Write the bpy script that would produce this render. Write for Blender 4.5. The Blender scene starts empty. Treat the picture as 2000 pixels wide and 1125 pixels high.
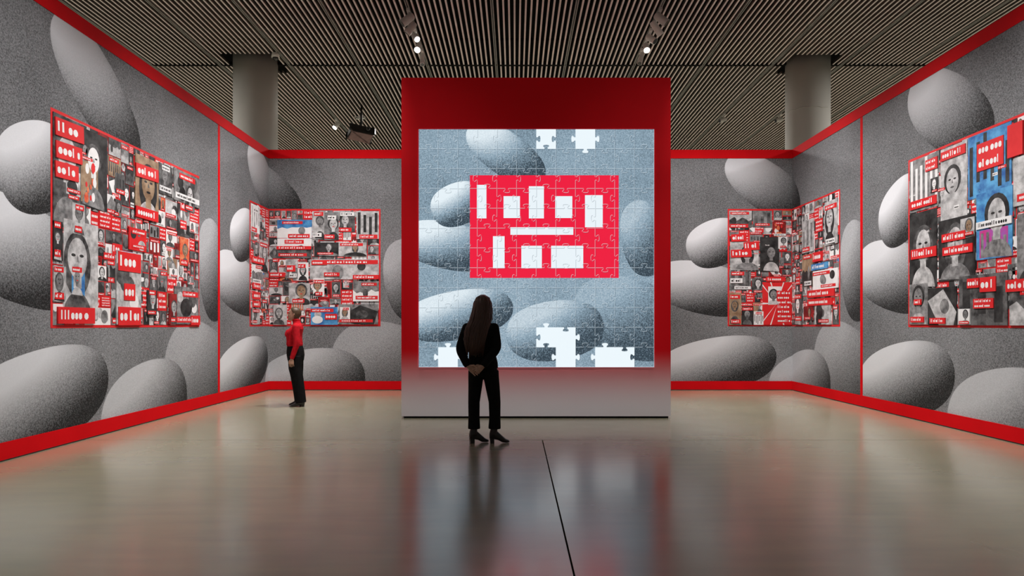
import bpy, bmesh, math, random
from mathutils import Vector, Matrix
R = random.Random(7)
PI = math.pi
rad = math.radians
S = bpy.context.scene
COL = S.collection

# ------------------------------------------------------------------ camera, world, exposure, main lights
cam_d = bpy.data.cameras.new('camera'); cam = bpy.data.objects.new('camera', cam_d); COL.objects.link(cam)
cam.location = (0, 0, 1.38); cam.rotation_euler = (PI/2, 0, 0)
cam_d.lens = 24; cam_d.sensor_width = 36; cam_d.shift_x = -0.003; cam_d.shift_y = 0.03525
cam_d.clip_end = 200
S.camera = cam
w = bpy.data.worlds.new('hall_dark'); S.world = w; w.use_nodes = True
w.node_tree.nodes['Background'].inputs[0].default_value = (1.0, .93, .85, 1)
w.node_tree.nodes['Background'].inputs[1].default_value = 0.12
S.view_settings.view_transform = 'Standard'; S.view_settings.look = 'None'
S.view_settings.gamma = 1; S.view_settings.use_curve_mapping = False
S.view_settings.exposure = 0.0

def spot(name, loc, tgt, power, angle, blend=1.0, size=.12, color=(1, .965, .92), parent=None):
    d = bpy.data.lights.new(name, 'SPOT'); o = bpy.data.objects.new(name, d); COL.objects.link(o)
    d.energy = power; d.spot_size = rad(angle); d.spot_blend = blend; d.shadow_soft_size = size; d.color = color
    o.location = loc
    o.rotation_euler = (Vector(tgt) - Vector(loc)).to_track_quat('-Z', 'Y').to_euler()
    if parent: o.parent = parent; o.location = Vector(loc) - parent.location
    return o
WL, WR, WB, WH = -5.15, 5.79, 14.26, 5.02
CZ = 7.1
# wall washers on the ceiling tracks, in front of the frame and over the aisle
for y, p in ((3.6, 430), (6.6, 800), (9.2, 900), (11.3, 850)):
    spot('wall_spot', (-1.94, y, 6.75), (WL + .25, y + .6, .45), p * 1.12, 79)
    spot('wall_spot', (2.63, y, 6.75), (WR - .25, y + .6, .45), p * 1.06, 79)
for x, p in ((-4.2, 420), (-2.4, 330), (3.4, 420), (5.0, 300)):
    spot('wall_spot', (x * .8 + .1, 11.4, 6.75), (x, WB - .1, 1.0), p * 1.4, 84)
spot('wall_spot', (-3.4, 5.2, 6.75), (-1.7, 10.0, 3.0), 200, 44)
spot('wall_spot', (4.1, 5.2, 6.75), (2.2, 10.0, 3.0), 180, 44)
spot('wall_spot', (-4.6, 6.9, 6.75), (.6, 10.0, .30), 560, 30)  # unseen fill pair, added to brighten the foot of the centre wall
spot('wall_spot', (5.2, 6.9, 6.75), (.2, 10.0, .30), 560, 30)  # second of the added fill pair
def add_hall_fill(loc, size, power):
    d = bpy.data.lights.new('hall_fill', 'AREA'); o = bpy.data.objects.new('hall_fill', d); COL.objects.link(o)
    d.shape = 'SQUARE'; d.size = size; d.energy = power; d.color = (1, .95, .93); o.location = loc
# added, unseen area lamps standing in for the hall beyond the exhibition walls
for x, y in ((-10.5, 7), (-10.5, 13), (-8.5, 19.5), (-3, 19.5), (3, 19.5), (9, 19.5), (11, 13), (11, 7)):
    add_hall_fill((x, y, 6.9), 1.2, 440)

# ------------------------------------------------------------------ node helpers
def bend(pts, n=3):
    """rounded polyline through three joints"""
    a, e, c = map(Vector, pts); out = [a, a.lerp(e, .45), a.lerp(e, .8)]
    p0, p2 = a.lerp(e, .8), e.lerp(c, .25)
    for i in range(1, n + 1): t = i / (n + 1); out.append(p0 * (1 - t) ** 2 + e * (2 * t * (1 - t)) + p2 * t * t)
    return out + [p2, e.lerp(c, .6), c]
class NT:
    def __init__(s, name):
        s.m = bpy.data.materials.new(name); s.m.use_nodes = True; s.t = s.m.node_tree
        s.t.nodes.clear(); s.out = s.t.nodes.new('ShaderNodeOutputMaterial')
    def n(s, typ, **kw):
        x = s.t.nodes.new(typ)
        for k, v in kw.items(): setattr(x, k, v)
        return x
    def put(s, sock, v):
        if hasattr(v, 'links'): s.t.links.new(v, sock)
        elif v is not None: sock.default_value = v
    def math(s, op, a, b=None, c=None, clamp=False):
        x = s.n('ShaderNodeMath', operation=op); x.use_clamp = clamp
        s.put(x.inputs[0], a)
        if b is not None: s.put(x.inputs[1], b)
        if c is not None: s.put(x.inputs[2], c)
        return x.outputs[0]
    def rng(s, v, a, b, c, d, smooth=False):
        x = s.n('ShaderNodeMapRange'); x.clamp = True
        if smooth: x.interpolation_type = 'SMOOTHSTEP'
        s.put(x.inputs[0], v)
        for i, q in enumerate((a, b, c, d)): s.put(x.inputs[i + 1], q)
        return x.outputs[0]
    def mix(s, f, a, b):                       # float mix
        x = s.n('ShaderNodeMix'); x.data_type = 'FLOAT'
        s.put(x.inputs[0], f); s.put(x.inputs[2], a); s.put(x.inputs[3], b)
        return x.outputs[0]
    def mixc(s, f, a, b, bt='MIX'):
        x = s.n('ShaderNodeMix'); x.data_type = 'RGBA'; x.blend_type = bt
        s.put(x.inputs[0], f); s.put(x.inputs[6], a); s.put(x.inputs[7], b)
        return x.outputs[2]
    def obj(s): return s.n('ShaderNodeTexCoord').outputs['Object']
    def noise(s, vec, scale, detail=3, rough=.5, w=None):
        x = s.n('ShaderNodeTexNoise')
        if w is not None: x.noise_dimensions = '4D'; s.put(x.inputs['W'], w)
        s.put(x.inputs['Vector'], vec); x.inputs['Scale'].default_value = scale
        x.inputs['Detail'].default_value = detail; x.inputs['Roughness'].default_value = rough
        return x.outputs[0]
    def rgb(s, v):
        x = s.n('ShaderNodeCombineColor'); s.put(x.inputs[0], v); s.put(x.inputs[1], v); s.put(x.inputs[2], v)
        return x.outputs[0]
    def bsdf(s, col=None, rough=.5, spec=.5, metal=0, emis=None, estr=0, bump=None):
        b = s.n('ShaderNodeBsdfPrincipled')
        if col is not None: s.put(b.inputs['Base Color'], col)
        s.put(b.inputs['Roughness'], rough); s.put(b.inputs['Specular IOR Level'], spec); b.inputs['Metallic'].default_value = metal
        if emis is not None: s.put(b.inputs['Emission Color'], emis); s.put(b.inputs['Emission Strength'], estr)
        if bump is not None:
            q = s.n('ShaderNodeBump'); s.put(q.inputs['Height'], bump[0]); q.inputs['Strength'].default_value = bump[1]; q.inputs['Distance'].default_value = bump[2]
            s.t.links.new(q.outputs[0], b.inputs['Normal'])
        s.t.links.new(b.outputs[0], s.out.inputs[0]); return s.m

def plain(name, col, rough=.6, spec=.4, metal=0, var=.12, scale=9, emis=None, estr=0):
    k = NT(name); v = k.noise(k.obj(), scale, 3)
    f = k.rng(v, .3, .7, 1 - var, 1 + var)
    c = k.mixc(1.0, (*col, 1), k.rgb(f), 'MULTIPLY')
    return k.bsdf(c, rough, spec, metal, None if emis is None else (*emis, 1), estr)

# pebble picture: (u, v, half length, half height, tilt, darkness) in units of the plate
STONES = [(1.60, -1.72, 1.10, .74, -18, .55), (.20, -1.95, .92, .56, 8, .80), (-1.62, -1.66, 1.05, .46, 10, 1.05),
          (-1.80, -.36, .92, .44, -12, 1.10), (-1.62, .42, .52, .40, 22, 1.2), (-.72, 1.36, .86, .40, -36, 1.05),
          (1.86, -.22, .42, .72, 10, .66)]
def pebbles(k, vec, bg):
    sep = k.n('ShaderNodeSeparateXYZ'); k.put(sep.inputs[0], vec)
    u, v = sep.outputs[0], sep.outputs[2]
    res = bg
    for (cu, cv, a, b, t, dk) in STONES:
        c, s = math.cos(rad(t)), math.sin(rad(t))
        du, dv = k.math('SUBTRACT', u, cu), k.math('SUBTRACT', v, cv)
        x = k.math('MULTIPLY_ADD', du, c / a, k.math('MULTIPLY', dv, s / a))
        y = k.math('MULTIPLY_ADD', dv, c / b, k.math('MULTIPLY', du, -s / b))
        x2, y2 = k.math('MULTIPLY', x, x), k.math('MULTIPLY', y, y)
        d = k.math('ADD', x2, y2)
        sq = k.math('ADD', k.math('MULTIPLY', x2, x2), k.math('MULTIPLY', y2, y2))
        d = k.math('ADD', k.math('MULTIPLY', d, .8), k.math('MULTIPLY', sq, .2))
        mask = k.rng(d, .985, 1.01, 1, 0)
        nz = k.math('SQRT', k.math('MAXIMUM', k.math('SUBTRACT', 1, d), 0))
        lx, ly = -.50 * c + .68 * s, .50 * s + .68 * c
        lam = k.math('MULTIPLY_ADD', x, lx, k.math('MULTIPLY_ADD', y, ly, k.math('MULTIPLY', nz, .30)))
        tone = k.rng(lam, -.50, .74, .0, 1)
        tone = k.math('POWER', tone, 1.9)
        tone = k.math('MULTIPLY_ADD', tone, .66 * dk, .014)
        res = k.mix(mask, res, tone)
    return res

def mural_material():
    k = NT('granular_pebble_print'); o = k.obj()
    m = k.n('ShaderNodeMapping'); m.inputs['Scale'].default_value = (1 / 1.22, 1, 1 / 1.22); k.put(m.inputs[0], o)
    big = k.noise(o, .55, 3)
    bg = k.rng(big, .3, .7, .135, .235)
    tone = pebbles(k, m.outputs[0], bg)
    g = k.noise(o, 62, 2, .7)
    amp = k.rng(tone, .0, .5, .35, .75)
    gg = k.rng(g, .28, .72, -.24, .24)
    edge = k.rng(tone, .30, .62, 1, .12)
    tone = k.math('MAXIMUM', k.math('MULTIPLY_ADD', k.math('MULTIPLY', gg, amp), edge, tone), .012)
    c = k.mixc(1, (.91, .935, 1.0, 1), k.rgb(tone), 'MULTIPLY')
    return k.bsdf(c, .75, .25)

SCR_W, SCR_H, SCR_C = 3.443, 3.48, (.3115, 2.49)
CARD_U0, CARD_U1, CARD_V0, CARD_V1 = -.972, 1.203, -.435, 1.065      # red plate on the screen, metres from the centre
# plain white blocks on the plate: (u centre, v centre, half width, half height)
BLOCKS = [(-.80, .68, .07, .245), (-.36, .60, .12, .16), (.0, .67, .11, .235), (.40, .60, .125, .16), (.84, .54, .13, .235),
          (.08, .25, .46, .055), (-.55, -.06, .085, .235), (-.07, -.13, .15, .165), (.45, -.13, .235, .165)]
def screen_material():
    k = NT('led_picture'); o = k.obj()
    m = k.n('ShaderNodeMapping', vector_type='TEXTURE')
    m.inputs['Location'].default_value = (.1155, 0, .315); m.inputs['Scale'].default_value = (.78, 1, .78); k.put(m.inputs[0], o)
    bg = k.rng(k.noise(o, .8, 3), .3, .7, .22, .36)
    tone = pebbles(k, m.outputs[0], bg)
    tone = k.math('MULTIPLY_ADD', tone, 1.2, .01)
    g = k.rng(k.noise(o, 60, 2, .7), .28, .72, -.32, .32)
    tone = k.math('MAXIMUM', k.math('MULTIPLY_ADD', g, k.rng(tone, .0, .9, .7, .25), tone), .03)
    tone = k.math('MINIMUM', tone, .93)
    ramp = k.n('ShaderNodeValToRGB'); k.put(ramp.inputs[0], tone)
    e = ramp.color_ramp.elements
    e[0].position = 0; e[0].color = (.016, .03, .045, 1); e[1].position = 1; e[1].color = (.86, .95, 1.0, 1)
    q = e.new(.4); q.color = (.27, .38, .47, 1)
    sep = k.n('ShaderNodeSeparateXYZ'); k.put(sep.inputs[0], o); u, v = sep.outputs[0], sep.outputs[2]
    def box(cu, cv, hu, hv):
        a = k.math('LESS_THAN', k.math('ABSOLUTE', k.math('SUBTRACT', u, cu)), hu)
        b = k.math('LESS_THAN', k.math('ABSOLUTE', k.math('SUBTRACT', v, cv)), hv)
        return k.math('MULTIPLY', a, b)
    card = box((CARD_U0 + CARD_U1) / 2, (CARD_V0 + CARD_V1) / 2, (CARD_U1 - CARD_U0) / 2, (CARD_V1 - CARD_V0) / 2)
    col = k.mixc(card, ramp.outputs[0], (.86, .012, .05, 1))
    wh = None
    for b in BLOCKS:
        x = box(*b); wh = x if wh is None else k.math('MAXIMUM', wh, x)
    col = k.mixc(wh, col, (.82, .90, .95, 1))
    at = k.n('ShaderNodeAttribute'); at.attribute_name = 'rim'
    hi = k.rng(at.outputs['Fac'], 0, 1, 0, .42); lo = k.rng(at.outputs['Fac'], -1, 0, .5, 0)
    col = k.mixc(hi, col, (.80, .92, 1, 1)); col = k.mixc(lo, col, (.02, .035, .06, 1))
    return k.bsdf((.01, .01, .01, 1), .5, .2, 0, col, 1.0)

M = {}
M['mural'] = mural_material()
M['screen'] = screen_material()
M['screen_white'] = plain('led_white', (.05, .05, .05), .5, .2, emis=(.83, .92, .97), estr=1.0)
M['red'] = plain('red_paint', (.62, .004, .008), .7, .06, var=.05, scale=2)
M['wallback'] = plain('wall_board', (.10, .10, .105), .8, .2)
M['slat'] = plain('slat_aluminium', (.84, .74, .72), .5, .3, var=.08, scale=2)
M['slatside'] = plain('slat_side_shade', (.17, .15, .13), .6, .3)  # shade on the slat sides, darkened into the base colour
M['plenum'] = plain('plenum_black', (.006, .006, .006), .9, .1)
M['track'] = plain('track_grey', (.38, .37, .35), .45, .5)
M['column'] = plain('column_plaster', (.46, .45, .41), .8, .2, var=.05, scale=1.2)
M['lamp'] = plain('lamp_white', (.88, .88, .86), .4, .5, var=.05)
M['lampgrey'] = plain('lamp_grey', (.62, .60, .58), .4, .5, var=.05)
M['lens_on'] = plain('lens_lit', (.9, .9, .9), .3, .5, emis=(1, .96, .88), estr=14)
M['lens_off'] = plain('lens_dark', (.03, .03, .03), .15, .6)
M['black'] = plain('black_metal', (.012, .012, .012), .45, .4)
M['projector'] = plain('projector_black', (.02, .018, .018), .5, .4)
M['projbase'] = plain('projector_underside_lit', (.22, .13, .13), .6, .3)  # pinkish light on the underside, put into the base colour
M['skirt'] = plain('shadow_gap', (.008, .008, .008), .9, .1)

k = NT('polished_concrete'); o = k.obj()
st = k.n('ShaderNodeMapping'); st.inputs['Scale'].default_value = (.6, 3.0, 1); k.put(st.inputs[0], o)
n1, n2, n3 = k.noise(o, .5, 4, .6), k.noise(st.outputs[0], 2.2, 3, .5), k.noise(o, 38, 3)
c = k.mixc(k.rng(n1, .3, .7, 0, 1), (.32, .305, .205, 1), (.39, .37, .255, 1))
c = k.mixc(k.rng(n2, .35, .75, 0, .30), c, (.24, .23, .20, 1))
ro = k.rng(k.noise(o, 1.1, 3), .3, .7, .19, .28)
M['floor'] = k.bsdf(c, ro, .9, bump=(n1, .03, .01))
for nd in k.t.nodes:
    if nd.type == 'BSDF_PRINCIPLED': nd.inputs['Coat Weight'].default_value = .5; nd.inputs['Coat Roughness'].default_value = .20

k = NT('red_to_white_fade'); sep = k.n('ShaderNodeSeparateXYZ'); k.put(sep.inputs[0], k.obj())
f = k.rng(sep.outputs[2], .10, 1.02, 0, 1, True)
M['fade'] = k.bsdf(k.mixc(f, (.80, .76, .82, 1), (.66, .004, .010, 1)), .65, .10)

def printed(name, a, b, sc):
    k = NT(name); o = k.obj(); oi = k.n('ShaderNodeObjectInfo')
    w_ = k.math('MULTIPLY', oi.outputs['Random'], 90)
    f = k.rng(k.noise(o, sc, 4, .6, w_), .36, .64, 0, 1)
    return k.bsdf(k.mixc(f, (*a, 1), (*b, 1)), .6, .3)
PR = [printed('print_red', (.62, .014, .018), (.70, .022, .026), 4),       # 0
      printed('print_white', (.72, .72, .74), (.82, .82, .84), 6),         # 1
      printed('print_black', (.006, .006, .007), (.05, .05, .052), 7),     # 2
      printed('print_dark', (.02, .02, .022), (.15, .15, .155), 9),        # 3
      printed('print_mid', (.09, .09, .095), (.30, .30, .31), 10),         # 4
      printed('print_light', (.26, .26, .27), (.62, .62, .64), 9),         # 5
      printed('print_orange', (.62, .05, .02), (.72, .26, .12), 14),       # 6
      printed('print_blue', (.02, .10, .34), (.10, .36, .66), 6),          # 7
      printed('print_magenta', (.55, .03, .20), (.34, .10, .42), 5),       # 8
      printed('print_tan', (.20, .12, .07), (.42, .30, .20), 7),           # 9
      printed('print_darkred', (.10, .006, .008), (.34, .02, .02), 6)]     # 10
RED, WHT, BLK, DRK, MID, LGT, ORG, BLU, MAG, TAN, DRD = range(11)

# ------------------------------------------------------------------ mesh helpers
class MB:
    def __init__(s): s.v, s.f, s.mi, s.mats = [], [], [], []
    def slot(s, m):
        if m not in s.mats: s.mats.append(m)
        return s.mats.index(m)
    def box(s, x0, x1, y0, y1, z0, z1, m, mtx=None):
        b = len(s.v); i = s.slot(m)
        for x in (x0, x1):
            for y in (y0, y1):
                for z in (z0, z1):
                    p = Vector((x, y, z)); s.v.append(mtx @ p if mtx else p)
        for q in ((0, 1, 3, 2), (4, 6, 7, 5), (0, 4, 5, 1), (2, 3, 7, 6), (0, 2, 6, 4), (1, 5, 7, 3)):
            s.f.append([b + j for j in q]); s.mi.append(i)
    def ring(s, pts): b = len(s.v); s.v += [Vector(p) for p in pts]; return list(range(b, b + len(pts)))
    def poly(s, pts, m): s.f.append(s.ring(pts)); s.mi.append(s.slot(m))
    def loft(s, rings, m, cap=True):
        i = s.slot(m); rs = [s.ring(r) for r in rings]; n = len(rs[0])
        for a, b in zip(rs, rs[1:]):
            for j in range(n):
                s.f.append([a[j], a[(j + 1) % n], b[(j + 1) % n], b[j]]); s.mi.append(i)
        if cap:
            s.f.append(rs[0][::-1]); s.mi.append(i); s.f.append(rs[-1]); s.mi.append(i)
    def tube(s, pts, radii, m, n=14, flat=None, round_=True):
        pts = [Vector(p) for p in pts]; rings = []
        for i, p in enumerate(pts):
            t = (pts[min(i + 1, len(pts) - 1)] - pts[max(i - 1, 0)]).normalized()
            ref = Vector(flat[0]) if flat else (Vector((0, 1, 0)) if abs(t.y) < .8 else Vector((1, 0, 0)))
            a = t.cross(ref).normalized(); b = a.cross(t).normalized()
            r = radii[i]; fb = flat[1] if flat else 1
            def rg(c, sc): return [c + a * (r * sc * math.cos(2 * PI * j / n)) + b * (r * sc * fb * math.sin(2 * PI * j / n)) for j in range(n)]
            if round_ and i == 0:
                for q in (.92, .7, .4): rings.append(rg(p - t * r * q, math.sqrt(1 - q * q)))
            rings.append(rg(p, 1))
            if round_ and i == len(pts) - 1:
                for q in (.4, .7, .92): rings.append(rg(p + t * r * q, math.sqrt(1 - q * q)))
        # a,b,t: orient outward
        s.loft([r[::-1] for r in rings], m)
    def ell(s, secs, m, n=24, p=2.0, fn=None):            # stacked super-ellipses (z, cx, cy, rx, ry)
        rings = []
        for (z, cx, cy, rx, ry) in secs:
            r = []
            for j in range(n):
                a = 2 * PI * j / n; ca, sa = math.cos(a), math.sin(a)
                kx, ky = math.copysign(abs(ca) ** (2 / p), ca), math.copysign(abs(sa) ** (2 / p), sa)
                g = fn(a, z) if fn else 1
                r.append((cx + rx * kx * g, cy + ry * ky * g, z))
            rings.append(r)
        s.loft(rings, m)
    def ball(s, c, r, m, n=12, h=8, mtx=None):
        c = Vector(c); r = Vector(r) if hasattr(r, '__len__') else Vector((r, r, r)); rings = []
        for i in range(h + 1):
            t = -PI / 2 + PI * (i + .02) / (h + .04)
            rings.append([])
            for j in range(n):
                q = Vector((r.x * math.cos(t) * math.cos(2 * PI * j / n), r.y * math.cos(t) * math.sin(2 * PI * j / n), r.z * math.sin(t)))
                rings[-1].append(c + (mtx @ q if mtx else q))
        s.loft(rings, m)
    def mesh(s, name):
        me = bpy.data.meshes.new(name); me.from_pydata([tuple(p) for p in s.v], [], s.f)
        for m in s.mats: me.materials.append(m)
        me.polygons.foreach_set('material_index', s.mi); me.update(); return me
    def obj(s, name, parent=None, smooth=False, loc=None):
        me = s.mesh(name)
        if smooth: me.polygons.foreach_set('use_smooth', [True] * len(me.polygons))
        return link(name, me, parent, loc)
    def fused(s, name, mat, vox, fine, vox2, parent):
        a = s.remeshed(name, mat, vox, parent, 2); b_ = fine.remeshed('tmp', mat, vox2, None, 2)
        bm = bmesh.new(); bm.from_mesh(a.data); bm.from_mesh(b_.data); bm.to_mesh(a.data); bm.free()
        td = b_.data; bpy.data.objects.remove(b_); bpy.data.meshes.remove(td); return a
    def remeshed(s, name, mat, vox, parent=None, iters=4):
        tmp = bpy.data.objects.new('tmp', s.mesh('tmp')); COL.objects.link(tmp)
        bm = bmesh.new(); bm.from_mesh(tmp.data); bmesh.ops.recalc_face_normals(bm, faces=bm.faces); bm.to_mesh(tmp.data); bm.free()
        r = tmp.modifiers.new('r', 'REMESH'); r.mode = 'VOXEL'; r.voxel_size = vox
        if iters: q = tmp.modifiers.new('s', 'SMOOTH'); q.factor = .5; q.iterations = iters
        dg = bpy.context.evaluated_depsgraph_get(); me = bpy.data.meshes.new_from_object(tmp.evaluated_get(dg))
        td = tmp.data; bpy.data.objects.remove(tmp); bpy.data.meshes.remove(td)
        me.name = name; me.materials.clear(); me.materials.append(mat)
        me.polygons.foreach_set('material_index', [0] * len(me.polygons))
        me.polygons.foreach_set('use_smooth', [True] * len(me.polygons))
        return link(name, me, parent)

def link(name, me, parent=None, loc=None):
    o = bpy.data.objects.new(name, me); COL.objects.link(o)
    if parent: o.parent = parent
    if loc is not None: o.location = loc
    return o
def tag(o, label=None, cat=None, group=None, kind=None):
    if label: o['label'] = label
    if cat: o['category'] = cat
    if group: o['group'] = group
    if kind: o['kind'] = kind
    return o
def empty(name, loc, rz=0):
    o = bpy.data.objects.new(name, None); COL.objects.link(o); o.location = loc; o.rotation_euler = (0, 0, rz); return o
def struct(name, mb): return tag(mb.obj(name), kind='structure')
def boxobj(name, b, m, parent=None, loc=None):
    q = MB(); q.box(*b, m); return q.obj(name, parent, loc=loc)

# ------------------------------------------------------------------ floor: three slabs with saw-cut joints
fl = MB(); fl.box(-26, 26, -6, 34, -.3, -.06, M['skirt']); fl = struct('floor', fl)
J = .006
for b in ((-26, .325 - J, -6, 8.13 - J), (.325 + J, 26, -6, 8.13 - J), (-26, 26, 8.13 + J * .5, 34)):
    q = MB(); q.box(b[0], b[1], b[2], b[3], -.06, 0, M['floor']); q.obj('floor_slab', fl)

# ------------------------------------------------------------------ perimeter walls with murals, red bands
T = .12
q = MB(); q.box(WL - T, WL, 2.0, WB + T, 0.0, WH, M['wallback']); wall_l = struct('wall_left', q)
q = MB(); q.box(WR, WR + T, 2.0, WB + T, 0.0, WH, M['wallback']); wall_r = struct('wall_right', q)
q = MB(); q.box(WL, WR, WB, WB + T, 0.0, WH, M['wallback']); wall_b = struct('wall_back', q)
MZ0, MZ1, CC = .19, WH - .18, 2.56
def mural(parent, wall, a, b, org):
    """thin printed sheet; local x along the wall, -y to the room; org = where the picture is centred along the wall"""
    q = MB(); q.box(a - org, b - org, -.004, 0, MZ0 - CC, MZ1 - CC, M['mural'])
    o = q.obj('mural_sheet', parent)
    place_wall(o, wall, org, CC)
    return o
ROT = {'L': PI / 2, 'B': 0, 'R': -PI / 2}
def place_wall(o, wall, s, z, d=0):
    """s = distance along the wall: L: +y, B: +x, R: -y"""
    o.rotation_euler = (0, 0, ROT[wall])
    o.location = {'L': (WL + d, s, z), 'B': (s, WB - d, z), 'R': (WR - d, -s, z)}[wall]
mural(wall_l, 'L', 2.0, 11.82, 9.35)
mural(wall_l, 'L', 11.90, WB - .004, WB + .66)
mural(wall_b, 'B', WL + .004, .27, WL + .66)
mural(wall_b, 'B', .35, WR - .004, WR + .38)
mural(wall_r, 'R', -(WB - .004), -11.44, -(WB - .38))
mural(wall_r, 'R', -11.36, -2.0, -8.27)
def strip(name, parent, b): q = MB(); q.box(*b, M['red']); return q.obj(name, parent)
strip('red_seam', wall_l, (WL, WL + .006, 11.82, 11.90, MZ0, MZ1))
strip('red_seam', wall_r, (WR - .006, WR, 11.36, 11.44, MZ0, MZ1))
strip('red_seam', wall_b, (.27, .35, WB - .006, WB, MZ0, MZ1))
for nm, b in (('baseboard_left', (WL, WL + .012, 2.0, WB, .014, .19)), ('baseboard_back', (WL + .012, WR - .012, WB - .012, WB, .014, .19)),
              ('baseboard_right', (WR - .012, WR, 2.0, WB, .014, .19)),
              ('trim_1', (WL, WL + .012, 2.0, WB, MZ1, WH)), ('trim_2', (WL + .012, WR - .012, WB - .012, WB, MZ1, WH)),
              ('trim_3', (WR - .012, WR, 2.0, WB, MZ1, WH))):
    q = MB(); q.box(*b, M['red']); struct(nm, q)

# ------------------------------------------------------------------ freestanding centre wall
PX0, PX1, PY, PZ = -1.665, 2.28, 10.0, 4.99
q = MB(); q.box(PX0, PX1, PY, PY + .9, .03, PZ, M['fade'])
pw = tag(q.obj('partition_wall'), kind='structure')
boxobj('recessed_base', (PX0 + .03, PX1 - .03, PY + .03, PY + .87, 0, .03), M['skirt'], pw)

# ------------------------------------------------------------------ jigsaw screen
scr = tag(empty('jigsaw_screen', (SCR_C[0], PY - .002, SCR_C[1] - SCR_H / 2)), 'large glowing jigsaw picture screen with missing white pieces on the red partition', 'screen')
boxobj('light_panel', (-SCR_W / 2, SCR_W / 2, -.014, 0, -SCR_H / 2, SCR_H / 2), M['screen_white'], scr, (0, 0, SCR_H / 2))
NP = 12; PW, PH = SCR_W / NP, SCR_H / NP
KNOB = [(.40, 0), (.425, .03), (.405, .075), (.355, .115), (.345, .165), (.385, .20), (.5, .215)]
KNOB = KNOB + [(1 - x, y) for x, y in KNOB[-2::-1]]
hs = {(r, c): R.choice((-1, 1)) for r in range(1, NP) for c in range(NP)}       # horizontal joints: knob up or down
vs = {(r, c): R.choice((-1, 1)) for r in range(NP) for c in range(1, NP)}
def edge(p, d, nrm, L, s):
    return [p + d * (L * x) + nrm * (s * L * y) for x, y in KNOB]
MISS = {(0, 6), (0, 8), (10, 6), (10, 7), (11, 1), (11, 7), (11, 9), (11, 10)}
X, Y = Vector((1, 0)), Vector((0, 1))
for r in range(NP):
    for c in range(NP):
        if (r, c) in MISS: continue
        x0, y0 = -SCR_W / 2 + c * PW, SCR_H / 2 - (r + 1) * PH
        A, B, C_, D = Vector((x0, y0)), Vector((x0 + PW, y0)), Vector((x0 + PW, y0 + PH)), Vector((x0, y0 + PH))
        pts = [A]
        if r < NP - 1: pts += edge(A, X, Y, PW, hs[(r + 1, c)])
        pts.append(B)
        if c < NP - 1: pts += edge(B, Y, X, PH, vs[(r, c + 1)])
        pts.append(C_)
        if r > 0: pts += edge(D, X, Y, PW, hs[(r, c)])[::-1]
        pts.append(D)
        if c > 0: pts += edge(A, Y, X, PH, vs[(r, c)])[::-1]
        n = len(pts); inn, nor = [], []
        for i in range(n):
            d1, d2 = (pts[i] - pts[i - 1]).normalized(), (pts[(i + 1) % n] - pts[i]).normalized()
            n1, n2 = Vector((-d1.y, d1.x)), Vector((-d2.y, d2.x))
            m = (n1 + n2).normalized(); nor.append(n2)
            inn.append(pts[i] + m * (.0075 / max(.5, m.dot(n1))))
        bm = bmesh.new(); lay = bm.faces.layers.float.new('rim')
        o_ = [bm.verts.new((p.x, -.019, p.y)) for p in pts]; i_ = [bm.verts.new((p.x, -.021, p.y)) for p in inn]
        k_ = [bm.verts.new((p.x, -.014, p.y)) for p in pts]
        f = bm.faces.new(i_)
        for i in range(n):
            j = (i + 1) % n
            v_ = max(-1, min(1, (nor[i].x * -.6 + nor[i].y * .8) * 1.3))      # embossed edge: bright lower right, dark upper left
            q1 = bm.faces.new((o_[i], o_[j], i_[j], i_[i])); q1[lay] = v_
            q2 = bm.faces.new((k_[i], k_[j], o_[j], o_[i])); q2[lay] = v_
        bm.normal_update(); bmesh.ops.triangulate(bm, faces=[f])
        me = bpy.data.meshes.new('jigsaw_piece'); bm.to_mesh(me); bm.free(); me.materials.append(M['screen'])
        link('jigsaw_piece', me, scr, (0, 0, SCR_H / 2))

# ------------------------------------------------------------------ slatted ceiling with tracks
SP, SW, SD = .1017, .033, .055
TR = [-.416 + 1.525 * i for i in range(-5, 7)]
COLS = [(-5.70, 15.0), (6.45, 15.05)]; CR = .465
q = MB(); q.box(-12, 12, 2.5, 32, 7.75, 7.85, M['plenum']); ceil_f = struct('ceiling', q)
def slat(me_cache, y0, y1, x, par):
    key = (round(y0, 2), round(y1, 2))
    if key not in me_cache:
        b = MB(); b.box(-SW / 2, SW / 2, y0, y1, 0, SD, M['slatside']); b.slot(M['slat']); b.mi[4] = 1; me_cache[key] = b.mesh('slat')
    link('slat', me_cache[key], par, (x, 0, CZ))
bays = {}
for nm in ('front', 'rear'):
    b = MB()
    y0, y1 = (5.5, 15.05) if nm == 'front' else (15.15, 26)
    for yy in ([6.5, 9.2, 11.75, 13.9] if nm == 'front' else [16.2, 18.5, 21, 23.5]): b.box(-9.3, 9.9, yy, yy + .03, CZ + SD, CZ + SD + .05, M['plenum'])
    o = tag(b.obj('ceiling_bay'), kind='structure'); bays[nm] = o
cache = {}
i0 = round((-8.6 + .416) / SP); i1 = round((9.6 + .416) / SP)
for i in range(i0, i1 + 1):
    if i % 15 == 0: continue
    x = -.416 + i * SP
    ya, yb = 15.05, 15.15
    for cx, cy in COLS:
        if abs(x - cx) < .53: ya, yb = cy - .55, cy + .55
    slat(cache, 5.5, ya, x, bays['front']); slat(cache, yb, 26, x, bays['rear'])
b = MB()
b.box(-.022, .022, 5.5, 26, .012, .05, M['black']); b.box(-.026, -.010, 5.5, 26, 0, .05, M['track']); b.box(.010, .026, 5.5, 26, 0, .05, M['track'])
tm = b.mesh('lighting_track')
b = MB(); b.box(-9.3, 9.9, 15.06, 15.14, CZ + .005, CZ + SD + .02, M['plenum']); b.obj('dark_gap_filler', bays['rear'])  # black filler added so the gap between slat bays reads dark
for x in TR: link('lighting_track', tm, bays['front'], (x, 0, CZ))

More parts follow.
